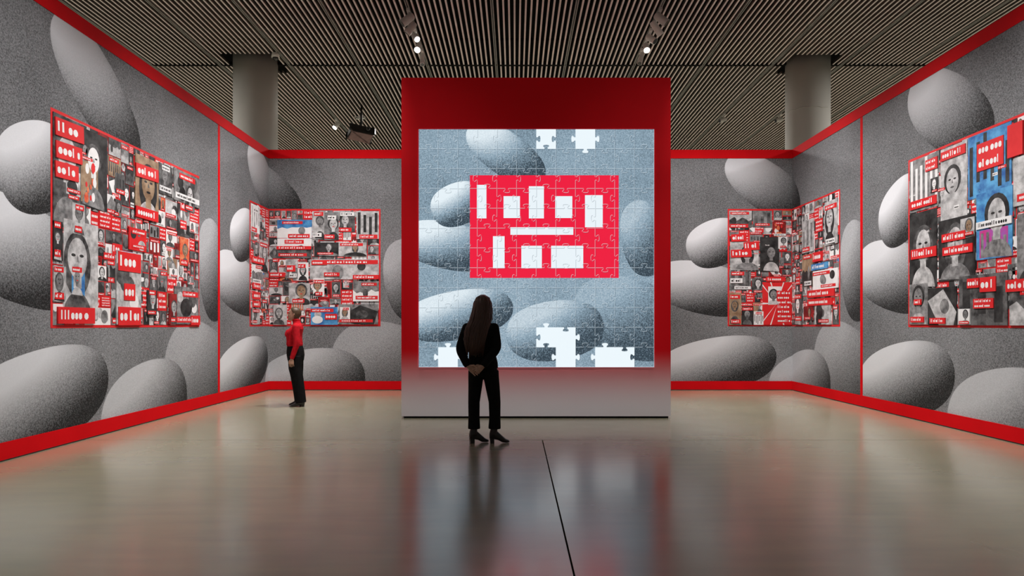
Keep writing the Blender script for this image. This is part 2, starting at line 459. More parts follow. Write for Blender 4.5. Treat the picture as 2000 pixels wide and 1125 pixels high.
for (cx, cy), lab in zip(COLS, ('round pale column with a dome camera beside its top, behind the left corner', 'round grey column with a raised seam, behind the right corner')):
    root = tag(empty('round_column', (cx, cy, 0)), lab, 'column')
    b = MB(); b.ell([(0, 0, 0, CR, CR), (5.9, 0, 0, CR, CR), (7.74, 0, 0, CR, CR)], M['column'], 48); s_ = b.obj('shaft', root, True)
    if cx > 0:
        b = MB(); rg = []
        for a in range(0, 17):
            t = rad(188 + a * 7.4); zz = 6.03 + .012 * math.sin(a * 1.3)
            rg.append((math.cos(t) * CR, math.sin(t) * CR, zz))
        b.tube(rg, [.012] * 17, M['column'], 6); b.obj('raised_seam', root, True)

# dome camera
root = tag(empty('dome_camera', (-5.06, 14.42, 6.93)), 'small white dome camera under the slats beside the left column', 'camera')
b = MB(); b.tube([(0, 0, .17), (0, 0, .08)], [.075, .085], M['lamp'], 18, round_=False); b.obj('housing', root, True)
b = MB(); b.ball((0, 0, .075), (.062, .062, .06), M['lens_off'], 16, 10); b.obj('dome', root, True)
# ceiling spotlights
def spotlight(loc, aim, lab, lit, group='track spotlights', rad_=.055, ln=.2, mat='lamp', real=0):
    """adapter on the track, swivel stem, cylindrical head and lens; loc is on the track"""
    root = tag(empty('track_spotlight', loc), lab, 'spotlight', group)
    b = MB(); b.box(-.028, .028, -.11, .11, -.045, 0, M[mat]); b.obj('adapter', root)
    b = MB(); b.tube([(0, 0, -.04), (0, 0, -.12)], [.014, .014], M[mat], 10); b.obj('stem', root, True)
    d = Vector(aim).normalized(); h0 = Vector((0, 0, -.15)) - d * (ln * .4); h1 = h0 + d * ln
    b = MB(); b.tube([h0, h0 + d * .02, h1 - d * .03, h1], [rad_ * .7, rad_ * .92, rad_, rad_ * 1.06], M[mat], 18, round_=False); b.obj('lamp_head', root, True)
    b = MB(); b.tube([h1 - d * .005, h1 + d * .004], [rad_ * .86, rad_ * .86], M['lens_on' if lit else 'lens_off'], 18, round_=False); b.obj('lens', root)
    return root
LT, RT = TR[4], TR[7]
spotlight((LT, 12.45, CZ), (-.75, -.15, -.65), 'unlit grey spotlight nearest the top of the left ceiling row', False, mat='lampgrey', rad_=.075, ln=.26)
spotlight((LT, 12.80, CZ), (-.6, .1, -.75), 'grey unlit spotlight second from the top of the left row', False, mat='lampgrey', rad_=.07, ln=.25)
spotlight((LT, 13.22, CZ), (.45, -.55, -.7), 'glowing spotlight just below the grey unlit pair, left ceiling row', True, rad_=.06)
spotlight((LT, 13.72, CZ), (-.1, -.65, -.75), 'brightest glowing spotlight of the left row, above the slim tube lamp', True, rad_=.068)
spotlight((LT, 14.28, CZ), (.05, -.35, -.93), 'slim white tube spotlight ending the left ceiling row', False, rad_=.05, ln=.3)
spotlight((RT, 12.42, CZ), (.75, -.1, -.65), 'grey spotlight nearest the top of the right ceiling row', False, mat='lampgrey', rad_=.075, ln=.26)
spotlight((RT, 12.80, CZ), (.6, .2, -.75), 'long grey spotlight second from the top of the right row', False, mat='lamp', rad_=.065, ln=.3)
spotlight((RT, 13.30, CZ), (.55, -.4, -.6), 'spotlight with dark lens above the lit lamp of the right row', False, mat='lamp', rad_=.065, ln=.22)
spotlight((RT, 13.72, CZ), (.0, -.6, -.8), 'only glowing spotlight of the right ceiling row', True, rad_=.068)
spotlight((RT, 14.25, CZ), (-.25, -.4, -.85), 'slim white tube spotlight ending the right ceiling row', False, rad_=.05, ln=.3)
spotlight((TR[2], 19.1, CZ), (-.35, -.5, -.75), 'small lit spotlight beside the black projector over the back wall', True, rad_=.07)
spotlight((TR[9], 18.6, CZ), (-.9, -.1, -.3), 'small unlit spotlight on the slats midway between screen and right column', False, rad_=.06, mat='lampgrey')
spotlight((TR[10], 18.6, CZ), (-.9, -.1, -.3), 'small unlit spotlight right beside the right column', False, rad_=.06, mat='lampgrey')

# projector
root = tag(empty('ceiling_projector', (-4.02, 17.8, 6.2), rad(28)), 'black ceiling projector hanging on a pole over the back wall', 'projector')
TIL = Matrix.Translation((0, 0, .27)) @ Matrix.Rotation(rad(-20), 4, 'X') @ Matrix.Rotation(rad(7), 4, 'Y') @ Matrix.Translation((0, 0, -.27))
def tilt(b): b.v = [TIL @ p for p in b.v]; return b
b = MB()
def rr(x, y, z, w_, d_, c): return [(x + sx * (w_ - c * (1 - t)), y + sy * (d_ - c * t), z) for sx, sy, ts in ((-1, -1, (0, 1)), (1, -1, (1, 0)), (1, 1, (0, 1)), (-1, 1, (1, 0))) for t in ts]
b.loft([rr(0, 0, z, .34 * s_, .25 * s_, .04) for z, s_ in ((.012, .97), (.03, 1), (.20, 1), (.24, .9))], M['projector']); tilt(b).obj('case', root)
b = MB(); b.loft([rr(0, 0, z, .30, .215, .03) for z in (0, .014)], M['projbase']); tilt(b).obj('underside_panel', root)
b = MB(); b.tube([(.12, -.235, .12), (.12, -.29, .12)], [.06, .055], M['lens_off'], 18, round_=False); tilt(b).obj('lens', root, True)
b = MB(); b.loft([rr(0, 0, z, w_, w_ * .8, .03) for z, w_ in ((.23, .14), (.27, .12), (.30, .05))], M['black']); b.obj('bracket', root)
b = MB(); b.tube([(0, 0, .26), (.03, .0, 1.3)], [.028, .028], M['black'], 12, round_=False); b.obj('pole', root, True)
root = tag(empty('junction_plate', (-4.27, 18.85, CZ - .05)), 'small pale plate on the slats behind the projector pole', 'fixture')
b = MB(); b.loft([rr(0, 0, z, .15, .09, .03) for z in (0, .05)], M['lamp']); b.obj('cover', root)

# ------------------------------------------------------------------ picture collages (plain stand-in pictures)
H_C = 2.45
class Collage:
    def __init__(s, label, W, segs):
        s.segs = segs; s.W = W                                   # (u0, u1, wall, s at u=0)
        u0, u1, wl, s0 = segs[0]; m = (u0 + u1) / 2
        s.root = empty('picture_collage', (0, 0, 0)); tmp = (wl, s0 + m)
        place_wall(s.root, *tmp, 1.335); s.root.rotation_euler = (0, 0, 0); s.root.location.z = 1.335
        tag(s.root, label, 'collage', 'collages on the walls')
    def seg(s, u):
        for q in s.segs:
            if q[0] <= u <= q[1]: return q
        return s.segs[-1]
    def put(s, o, u, v, d, ang=0):
        q = s.seg(u); place_wall(o, q[2], q[3] + u, 1.335 + v, d)
        o.rotation_euler = (0, ang, o.rotation_euler.z); o.parent = s.root; o.location = o.location - s.root.location
def disc(b, cx, cz, rx, rz, y, m, w, h, n=18, a0=0, a1=2 * PI):
    p = [(max(-w / 2, min(w / 2, cx + rx * math.cos(a0 + (a1 - a0) * i / n))), y, max(-h / 2, min(h / 2, cz + rz * math.sin(a0 + (a1 - a0) * i / n)))) for i in range(n)]
    b.poly(p, PR[m])
def rect(b, x0, x1, z0, z1, y, m): b.poly([(x0, y, z0), (x1, y, z0), (x1, y, z1), (x0, y, z1)], PR[m])
def blocks(b, x0, x1, z0, z1, y, m, rows=1):
    """rows of plain blocks, word-long"""
    if not rows: return
    hh = (z1 - z0) / rows
    for r in range(rows):
        za, zb = z1 - (r + .74) * hh, z1 - (r + .28) * hh
        x = x0 + (x1 - x0) * .07; end = x1 - (x1 - x0) * R.uniform(.06, .14 if r < rows - 1 else .2)
        q = zb - za; run = R.randint(2, 6)
        if q < (x1 - x0) * .05: q *= 1.6
        while x < end - q * .3:
            l = min(end - x, q * R.uniform(.42, .72)); c = l * .15
            up = (zb - za) * (.22 if R.random() < .3 else 0)
            if up: b.poly([(x, y, za), (x + l * .5, y, za), (x + l * .5, y, zb + up), (x, y, zb + up)], PR[m])
            else:
                l = min(end - x, l * 1.25); c = l * .3; zt = zb - (zb - za) * .12
                b.poly([(x + c, y, za), (x + l - c, y, za), (x + l, y, za + c), (x + l, y, zt - c), (x + l - c, y, zt), (x + c, y, zt), (x, y, zt - c), (x, y, za + c)], PR[m])
            run -= 1; x += l + q * (.16 if run else .5)
            if not run: run = R.randint(2, 6)
def figure(b, w, h, y, dark):
    skin = R.choice((LGT, LGT, WHT, MID) if dark else (LGT, MID, TAN)); hair = R.choice((BLK, DRK)) ; coat = R.choice((BLK, DRK, LGT, MID))
    cx = R.uniform(-.14, .14) * w; r = min(w * .26, h * .21) * R.uniform(.9, 1.25); cz = h * R.uniform(.05, .16)
    long_ = R.random() < .5
    disc(b, cx, cz + r * .15 - (r * .5 if long_ else 0), r * 1.22, r * (1.85 if long_ else 1.35), y, hair, w, h)
    disc(b, cx, -h * .52, w * .42, h * .30, y - .0006, coat, w, h, 18, 0, PI)
    rect(b, cx - r * .35, cx + r * .35, max(-h / 2, cz - r * 1.7), cz - r * .6, y - .0008, skin)
    disc(b, cx, cz, r * .86, r * 1.16, y - .0012, skin, w, h)
    for s in (-1, 1): disc(b, cx + s * r * .36, cz + r * .16, r * .2, r * .09, y - .0018, BLK, w, h, 8)
    disc(b, cx, cz - r * .56, r * .28, r * .09, y - .0018, R.choice((BLK, RED, DRK)), w, h, 8)
    b.poly([(cx - r * .1, y - .0018, cz - r * .22), (cx + r * .14, y - .0018, cz - r * .22), (cx, y - .0018, cz + r * .2)], PR[MID])
def still(b, w, h, y, bg):
    t = R.random(); others = [c for c in (BLK, DRK, MID, LGT, WHT) if c != bg]
    if t < .3:
        for _ in range(R.randint(2, 4)):
            r = min(w, h) * R.uniform(.12, .34); disc(b, R.uniform(-.3, .3) * w, R.uniform(-.3, .3) * h, r, r * R.uniform(.6, 1.3), y, R.choice(others), w, h); y -= .0005
    elif t < .55:
        z = h * R.uniform(-.2, .15); c = R.choice(others); n = 7
        top = [(w * (.5 - i / n), y, min(h / 2, z + h * R.uniform(-.06, .2))) for i in range(n + 1)]
        b.poly([(-w / 2, y, -h / 2), (w / 2, y, -h / 2)] + top, PR[c])
        disc(b, R.uniform(-.3, .3) * w, -h * .1, w * .1, h * .22, y - .0006, R.choice(others), w, h)
    elif t < .75:
        n = R.randint(3, 6); c = R.choice(others)
        for i in range(n): x = -w / 2 + w * (i + .25) / n; rect(b, x, x + w / n * .5, -h * R.uniform(.2, .5), h * R.uniform(.1, .5), y, c)
    else:
        c = R.choice(others); a = R.uniform(-.3, .3)
        b.poly([(-w * .5, y, h * a), (-w * .1, y, -h * .5), (w * .4, y, -h * .5), (w * .5, y, -h * a), (w * .05, y, h * .45)], PR[c])
        disc(b, w * .1, 0, w * .16, h * .2, y - .0006, R.choice(others), w, h)
def tile(C, kind, u0, u1, v0, v1, d=.010, ang=0, rows=1, bg=None, name=None):
    w_, h_ = u1 - u0, v1 - v0; b = MB(); y = -.0005
    if kind in ('cap', 'capw', 'blue'):
        base = {'cap': RED, 'capw': WHT, 'blue': BLU}[kind]; ink = BLK if kind == 'capw' else WHT
        b.box(-w_ / 2, w_ / 2, 0, d - .001, -h_ / 2, h_ / 2, PR[base]); blocks(b, -w_ / 2, w_ / 2, -h_ / 2, h_ / 2, y, ink, rows); nm = 'caption_plate'
    else:
        if bg is None: bg = R.choice((BLK, DRK, MID, LGT, DRK, WHT) if kind == 'fig' else (BLK, DRK, MID, LGT, MID, WHT, DRD))
        b.box(-w_ / 2, w_ / 2, 0, d - .001, -h_ / 2, h_ / 2, PR[bg]); nm = 'picture_tile'
        if kind == 'fig': figure(b, w_, h_, y, bg in (BLK, DRK))
        elif kind == 'still': still(b, w_, h_, y, bg)
        elif kind == 'burst':
            for i in range(14):
                a = 2 * PI * i / 14; p = []
                for q, rr_ in ((a, .05), (a - .022, 1), (a + .022, 1)):
                    p.append((max(-w_ / 2, min(w_ / 2, math.cos(q) * rr_ * w_)), y, max(-h_ / 2, min(h_ / 2, math.sin(q) * rr_ * h_))))
                b.poly(p, PR[WHT])
            rect(b, -w_ * .02, w_ * .48, -h_ * .46, h_ * .3, y - .001, RED); blocks(b, -w_ * .02, w_ * .48, -h_ * .46, h_ * .3, y - .0016, WHT, 7)
        elif kind == 'dots':
            for _ in range(12):
                r = min(w_, h_) * R.uniform(.06, .16); disc(b, R.uniform(-.3, .3) * w_, R.uniform(-.4, .4) * h_, r * .8, r * 1.4, y, R.choice((ORG, RED, WHT, ORG)), w_, h_, 10); y -= .0004
        if rows:
            n = 1 + (h_ > .3 and R.random() < .5)
            for i in range(n):
                sh = min(.085, h_ * R.uniform(.14, .22)); lo = R.random() < .6 if i == 0 else not lo
                zc = (-h_ * R.uniform(.30, .42)) if lo else h_ * R.uniform(.30, .42); ln = w_ * R.uniform(.55, .95)
                xc = R.uniform(-.5, .5) * (w_ - ln)
                k_ = RED if R.random() < .88 else WHT
                rect(b, xc - ln / 2, xc + ln / 2, zc - sh / 2, zc + sh / 2, y - .0025, k_)
                blocks(b, xc - ln / 2, xc + ln / 2, zc - sh / 2, zc + sh / 2, y - .0032, WHT if k_ == RED else BLK, 1)
    o = b.obj(name or nm, C.root); C.put(o, (u0 + u1) / 2, (v0 + v1) / 2, d, ang)
    return o
def fill(C, u0, u1, v0, v1):
    w_, h_ = u1 - u0, v1 - v0
    stop = w_ * h_ < R.uniform(.025, .115) and max(w_ / h_, h_ / w_) < 2.2
    if stop or max(w_, h_) < .2:
        g = R.choice((.003, .006, .010)); t = R.random()
        kind = 'fig' if t < .46 else 'still' if t < .86 else 'cap' if w_ > h_ * .7 else 'still'
        bg = R.choice((ORG, BLU, TAN, DRD)) if R.random() < .06 else None
        tile(C, kind, u0 + g, u1 - g, v0 + g, v1 - g, R.choice((.009, .011, .013)), rows=R.randint(2, 4) if kind == 'cap' else (R.random() < .72), bg=bg)
        return
    if w_ / h_ > R.uniform(.7, 1.4): m = u0 + w_ * R.uniform(.34, .66); fill(C, u0, m, v0, v1); fill(C, m, u1, v0, v1)
    else: m = v0 + h_ * R.uniform(.34, .66); fill(C, u0, u1, v0, m); fill(C, u0, u1, m, v1)
def collage(label, W, segs, accents):
    C = Collage(label, W, segs)
    for (u0, u1, wl, s0) in segs:
        b = MB(); b.box(-(u1 - u0) / 2, (u1 - u0) / 2, 0, .002, -H_C / 2, H_C / 2, PR[RED]); o = b.obj('red_backing', C.root); C.put(o, (u0 + u1) / 2, H_C / 2, .0065)
        f0, f1 = (.028 if u0 == 0 else .012), (.028 if abs(u1 - W) < .01 else .012)
        fill(C, u0 + f0, u1 - f1, .028, H_C - .028)
    for i in range(26):
        w_, h_ = R.uniform(.12, .26), R.uniform(.13, .28); u, v = R.uniform(.05, W - .32), R.uniform(.05, H_C - .34)
        if C.seg(u) is not C.seg(u + w_): continue
        k_ = R.choice(('fig', 'fig', 'still', 'cap')); h_ = h_ * .5 if k_ == 'cap' else h_
        tile(C, k_, u, u + w_, v, v + h_, .0160, rows=R.randint(1, 2), bg=None if R.random() < .9 else R.choice((ORG, BLU, DRD, TAN)))
    for i, a in enumerate(accents):
        kind, u0, u1, v0, v1 = a[:5]; kw = a[5] if len(a) > 5 else {}
        tile(C, kind, u0, u1, v0, v1, .0165 + .0007 * i, **kw)
    return C
t2 = rad(-2.2)
collage('collage with three stacked red plates at its upper corner, nearest on the left wall', 3.56, [(0, 3.56, 'L', 7.56)], [
    ('fig', .03, .62, 1.15, 2.41, dict(bg=DRK, rows=0)), ('fig', .50, 1.03, 1.45, 2.38, dict(bg=BLK, rows=0)), ('dots', .51, .84, 1.50, 2.0, dict(bg=TAN, rows=0)),
    ('still', .24, .50, 1.54, 1.82, dict(bg=LGT)), ('fig', .20, .84, .10, 1.25, dict(bg=LGT, rows=0)), ('fig', .34, .58, .38, .72, dict(bg=BLU)),
    ('fig', .03, .24, .30, .70, dict(bg=LGT)), ('fig', .03, .18, .76, 1.20, dict(bg=BLK)), ('fig', .35, .58, 1.1, 1.46, dict(bg=LGT)),
    ('fig', 1.66, 2.26, 1.52, 2.36, dict(bg=TAN, rows=0)), ('fig', 2.27, 2.66, 1.94, 2.38, dict(bg=DRK)), ('still', 2.70, 3.53, 1.92, 2.40, dict(bg=MID)),
    ('fig', 3.05, 3.36, 1.82, 2.22, dict(bg=DRK)), ('still', 1.22, 1.80, .04, 1.0, dict(bg=LGT, rows=0)), ('fig', 2.88, 3.16, .95, 1.38, dict(bg=ORG)),
    ('still', 2.72, 3.5, .05, .62, dict(bg=MID)), ('fig', 2.55, 2.78, .04, .50, dict(bg=DRD)), ('fig', 1.95, 2.2, .16, .52, dict(bg=BLK)), ('still', 1.5, 1.92, 1.04, 1.34, dict(bg=RED)),
    ('cap', .05, .55, 2.17, 2.37, dict(ang=t2)), ('cap', .06, .52, 1.92, 2.11, dict(ang=t2)), ('cap', .05, .45, 1.70, 1.88, dict(ang=t2)),
    ('cap', .09, .76, .05, .24), ('cap', 1.25, 1.78, .74, .99), ('cap', 1.38, 1.64, .36, .58), ('cap', 1.25, 1.78, .03, .27),
    ('cap', 1.66, 2.24, 2.06, 2.24, dict(ang=t2)), ('cap', 1.66, 2.23, 1.50, 1.65), ('cap', 3.22, 3.53, .03, .18)])
collage('collage folded round the corner behind the person in a red jumper', 3.37, [(0, 1.03, 'L', 13.23), (1.03, 3.37, 'B', WL - 1.03)], [
    ('still', .05, .50, 1.85, 2.40, dict(bg=WHT)), ('fig', .50, .95, 1.1, 1.75, dict(bg=LGT)), ('still', .08, .66, .86, 1.22, dict(bg=WHT)), ('still', .1, .5, .04, .36, dict(bg=LGT)),
    ('still', 1.22, 1.94, 1.84, 2.22, dict(bg=BLU)), ('fig', 1.95, 2.20, 1.82, 2.40, dict(bg=LGT)), ('fig', 2.2, 2.5, 1.80, 2.38, dict(bg=MID)), ('fig', 2.52, 2.84, 1.97, 2.39, dict(bg=DRK)),
    ('still', 2.87, 3.34, 1.82, 2.40, dict(bg=LGT)), ('still', 1.22, 1.93, 1.42, 1.83, dict(bg=WHT)), ('fig', 1.99, 2.5, 1.46, 1.75, dict(bg=BLK)), ('fig', 2.5, 3.08, 1.46, 1.75, dict(bg=LGT)),
    ('still', 1.90, 3.34, .98, 1.40, dict(bg=LGT)), ('still', 1.40, 1.64, 1.0, 1.40, dict(bg=LGT)), ('fig', 1.65, 1.87, .95, 1.33, dict(bg=WHT)), ('fig', 1.46, 1.90, .48, .90, dict(bg=LGT)),
    ('fig', 1.97, 2.2, .62, 1.0, dict(bg=WHT)), ('still', 2.8, 3.34, .52, .94, dict(bg=MID)), ('fig', 1.14, 1.42, .03, .45, dict(bg=LGT, rows=0)), ('still', 1.92, 2.48, .03, .40, dict(bg=BLU)),
    ('still', 2.5, 3.32, .04, .46, dict(bg=MID)), ('fig', 2.53, 2.74, .13, .40, dict(bg=WHT)),
    ('cap', .06, .70, 1.25, 1.38), ('cap', .12, .5, .74, .86), ('cap', .12, .5, .54, .68), ('cap', .12, .5, .38, .5), ('cap', 1.42, 1.60, 1.14, 1.27), ('cap', 1.21, 1.93, 1.60, 1.67),
    ('cap', 2.80, 3.34, .98, 1.07), ('cap', 1.06, 1.38, 1.03, 1.12), ('cap', 2.22, 2.47, .14, .26), ('cap', 1.94, 2.26, 1.28, 1.37), ('cap', 2.2, 2.52, 1.04, 1.12)])
collage('collage folded round the corner with a red radiant picture low in its middle', 3.46, [(0, 1.35, 'B', 4.44), (1.35, 3.46, 'R', -WB - 1.35)], [
    ('still', .03, .50, 2.06, 2.41, dict(bg=LGT)), ('still', .52, .92, 2.06, 2.41, dict(bg=MID)), ('dots', .93, 1.21, 1.86, 2.19, dict(bg=DRD)), ('fig', .05, .64, 1.17, 1.76, dict(bg=LGT, rows=0)),
    ('fig', .67, 1.07, 1.14, 1.86, dict(bg=BLK, rows=0)), ('fig', 1.05, 1.24, 1.62, 1.87, dict(bg=WHT)), ('still', .03, .48, .76, 1.14, dict(bg=MID)), ('fig', .50, .74, .70, 1.0, dict(bg=DRK)),
    ('burst', .72, 1.335, .03, .92, dict(bg=RED, rows=0)), ('fig', .84, 1.12, .45, .83, dict(bg=WHT, rows=0)), ('fig', .03, .28, .03, .70, dict(bg=TAN)), ('fig', .29, .53, .03, .42, dict(bg=BLK)),
    ('still', .54, .74, .03, .31, dict(bg=WHT)), ('still', 1.9, 2.38, .80, 1.42, dict(bg=TAN)), ('still', 1.9, 2.42, 1.46, 2.1, dict(bg=LGT)), ('fig', 2.9, 3.40, 1.5, 2.3, dict(bg=LGT)),
    ('still', 2.4, 3.42, .70, 1.06, dict(bg=WHT)), ('still', 2.48, 3.14, .04, .42, dict(bg=LGT)), ('fig', 1.98, 2.4, .12, .40, dict(bg=DRD)), ('fig', 1.55, 1.9, .03, .70, dict(bg=DRK)),
    ('cap', .07, .38, 1.77, 1.92, dict(ang=t2)), ('cap', .33, .65, 1.59, 1.76, dict(ang=-t2 * -1.5)), ('cap', .06, .49, 1.44, 1.60, dict(ang=t2)), ('cap', .80, 1.2, .93, 1.03),
    ('blue', 2.34, 3.02, 1.08, 1.20), ('cap', 2.16, 3.28, .56, .70), ('cap', 2.16, 3.2, .40, .53), ('capw', .05, .30, .90, 1.0), ('cap', 2.4, 2.8, 1.24, 1.42)])
collage('collage of large pictures with a blue and pink one, nearest on the right wall', 3.54, [(0, 3.54, 'R', -10.04)], [
    ('still', .05, .74, 1.66, 2.41, dict(bg=MID, rows=0)), ('fig', .78, 1.32, 1.10, 2.40, dict(bg=LGT, rows=0)), ('still', 1.34, 2.10, 1.62, 2.41, dict(bg=BLU, rows=0)),
    ('fig', .05, .70, .56, 1.64, dict(bg=BLK, rows=0)), ('fig', .74, 1.48, .62, 1.44, dict(bg=BLK, rows=0)), ('fig', 1.50, 2.12, .84, 1.66, dict(bg=BLU, rows=0)),
    ('still', 1.56, 2.05, .86, 1.20, dict(bg=MAG, rows=0)), ('fig', .05, .50, .04, .62, dict(bg=MID, rows=0)), ('still', .50, 1.12, .03, .54, dict(bg=BLK, rows=0)), ('still', 1.17, 2.04, .03, .66, dict(bg=DRK, rows=0)),
    ('fig', .56, .72, 1.86, 2.06, dict(bg=BLK)), ('fig', 1.2, 1.47, 1.15, 1.4, dict(bg=LGT)), ('still', 2.14, 2.9, 1.4, 1.96, dict(bg=LGT)), ('fig', 2.2, 2.9, .5, 1.3, dict(bg=MID)), ('still', 2.08, 2.9, .03, .5, dict(bg=DRK)),
    ('cap', 1.52, 1.98, 1.94, 2.28, dict(rows=2)), ('cap', .45, .72, 2.18, 2.34, dict(rows=2)), ('cap', .08, .70, 1.70, 1.82), ('cap', .80, 1.30, 2.24, 2.36), ('cap', .82, 1.30, 1.14, 1.25),
    ('cap', .10, .70, .98, 1.12), ('cap', .84, 1.44, .96, 1.07), ('capw', 1.51, 2.12, 1.22, 1.31), ('cap', 1.34, 1.56, .50, .62), ('cap', 1.58, 1.86, .44, .62), ('cap', 1.46, 1.82, .24, .36, dict(rows=2)),
    ('cap', .18, .36, .32, .40), ('cap', .10, .42, .07, .15), ('cap', .56, .9, .05, .13), ('cap', 2.03, 2.5, .42, .56), ('cap', 2.06, 2.3, 1.98, 2.36, dict(rows=0)), ('fig', 1.18, 1.4, .04, .24, dict(bg=WHT))])

# ------------------------------------------------------------------ people
def solid(name, col, rough=.7, spec=.2, grain=None):
    k = NT(name); o = k.obj(); mp = k.n('ShaderNodeMapping'); mp.inputs['Scale'].default_value = grain or (1, 1, 1); k.put(mp.inputs[0], o)
    v = k.noise(mp.outputs[0], 22, 4)
    return k.bsdf(k.mixc(1, (*col, 1), k.rgb(k.rng(v, .3, .7, .75, 1.25)), 'MULTIPLY'), rough, spec, bump=(v, .25, .01))
P_SKIN = solid('skin', (.50, .30, .22), .5, .35)
P_BLACK = solid('black_cloth', (.007, .007, .008), .9, .1)
P_TROUS = solid('black_trousers', (.0065, .0065, .007), .88, .1)
P_BOOT = solid('black_leather', (.010, .009, .009), .35, .5)
P_RED = solid('red_knit', (.46, .008, .016), .85, .15)
P_BROWN = solid('brown_hair', (.055, .022, .014), .45, .5, (9, 9, .6))
P_FAIR = solid('fair_brown_hair', (.075, .045, .024), .45, .5, (2, 2, 2))
P_LIP = solid('lips', (.42, .14, .12), .45, .4)
P_EYE = solid('eye_dark', (.05, .035, .03), .2, .5)

def lerp_t(tab, z):
    for (z0, v0), (z1, v1) in zip(tab, tab[1:]):
        if z0 <= z <= z1: t = (z - z0) / (z1 - z0); return v0 + (v1 - v0) * t
    return tab[0][1] if z < tab[0][0] else tab[-1][1]
HW = [(-.120, .010), (-.116, .022), (-.105, .036), (-.085, .052), (-.06, .064), (-.03, .071), (.02, .076), (.06, .071), (.085, .060), (.10, .046), (.112, .025), (.117, .008)]
HF = [(-.120, .030), (-.116, .066), (-.105, .086), (-.092, .091), (-.078, .085), (-.058, .093), (-.035, .091), (.0, .087), (.022, .095), (.04, .093), (.07, .080), (.095, .058), (.112, .028), (.117, .008)]
HB = [(-.120, .0), (-.105, .015), (-.08, .045), (-.05, .072), (-.02, .092), (.02, .101), (.06, .093), (.085, .077), (.10, .058), (.112, .032), (.117, .008)]
def head(b, c, pitch, m=None, s=1.0):
    """egg-shaped head with jaw, brow, nose, chin and ears; faces +y; returns its matrix"""
    mt = Matrix.Translation(c) @ Matrix.Rotation(pitch, 4, 'X')
    rings = []; nh = 32
    for i in range(41):
        z = -.120 + .237 * (.5 - .5 * math.cos(PI * i / 40)); wx, yf, yb = lerp_t(HW, z), lerp_t(HF, z), lerp_t(HB, z); rg = []
        for j in range(nh):
            a = 2 * PI * j / nh; ca, sa = math.cos(a), math.sin(a)
            y = yf * abs(sa) ** 1.15 if sa > 0 else -yb * abs(sa)
            x = wx * math.copysign(abs(ca) ** .9, ca)
            dent = .006 * math.exp(-((z - .004) / .013) ** 2) * math.exp(-((abs(x) - .031) / .014) ** 2) if sa > 0 else 0
            rg.append(mt @ Vector((x * s, (y - dent) * s, z * s)))
        rings.append(rg)
    b.loft(rings, m)
    L = lambda x, y, z: mt @ Vector((x * s, y * s, z * s))
    b.tube([L(0, .086, .012), L(0, .097, -.012), L(0, .105, -.028)], [.008 * s, .0095 * s, .0110 * s], m, 10)
    b.tube([L(-.011, .092, -.034), L(.011, .092, -.034)], [.010 * s, .010 * s], m, 8)
    for q in (-1, 1):
        b.tube([L(q * .075, -.004, .018), L(q * .081, -.012, .004), L(q * .074, -.004, -.026)], [.013 * s, .015 * s, .009 * s], m, 8, flat=((1, 0, 0), .5))
    return mt, L
def face_parts(L, parent, s=1.0):
    for q in (-1, 1):
        b = MB(); b.ball(L(q * .031, .0725, .004), .0105 * s, P_EYE, 10, 8); b.obj('eye', parent, True)
        b = MB(); b.tube([L(q * .014, .092, .022), L(q * .032, .088, .027), L(q * .050, .071, .022)], [.0035 * s] * 3, P_FAIR, 8); b.obj('eyebrow', parent, True)
    b = MB(); b.tube([L(-.022, .082, -.063), L(0, .0935, -.061), L(.022, .082, -.063)], [.004 * s, .0068 * s, .004 * s], P_LIP, 8); b.obj('lips', parent, True)
def hand(b, P, d, s, n, m, curl=.45, sc=1.0):
    """P wrist, d along the fingers, s thumb side, n the way fingers curl"""
    P, d, n = Vector(P), Vector(d).normalized(), Vector(n); s = Vector(s)
    s = (s - d * s.dot(d)).normalized(); n0 = d.cross(s); n = n0 if n0.dot(n) > 0 else -n0
    rings = []
    for t, hw, th in ((-.02, .024, .019), (.0, .025, .018), (.03, .034, .016), (.06, .040, .015), (.088, .040, .012), (.097, .036, .008)):
        rings.append([P + (d * t + s * (hw * math.cos(2 * PI * j / 14)) + n * (th * math.sin(2 * PI * j / 14))) * sc for j in range(14)])
    b.loft(rings, m)
    for o, ln, k_ in ((.0305, .070, 1), (.0103, .079, 1.05), (-.0103, .073, 1.1), (-.0300, .057, 1.2)):
        q = P + (d * .080 + s * o) * sc; pts = [q]; a = .10; fd = (d + s * (o * 3.2)).normalized()
        for f in (.16, .40, .26, .20):
            q = q + (fd * math.cos(a) + n * math.sin(a)) * (ln * f * sc); pts.append(q); a += curl * k_
        b.tube(pts, [.0088 * sc, .0080 * sc, .0079 * sc, .0069 * sc, .0058 * sc], m, 10)
    q = P + (d * .022 + s * .024) * sc; dd = (d * .62 + s * .62 + n * .40).normalized(); d2 = (d * .9 + s * .15 + n * .40).normalized()
    b.tube([q, q + dd * .036 * sc, q + dd * .036 * sc + d2 * .030 * sc, q + dd * .036 * sc + d2 * .054 * sc], [.0135 * sc, .0115 * sc, .0098 * sc, .0078 * sc], m, 10)
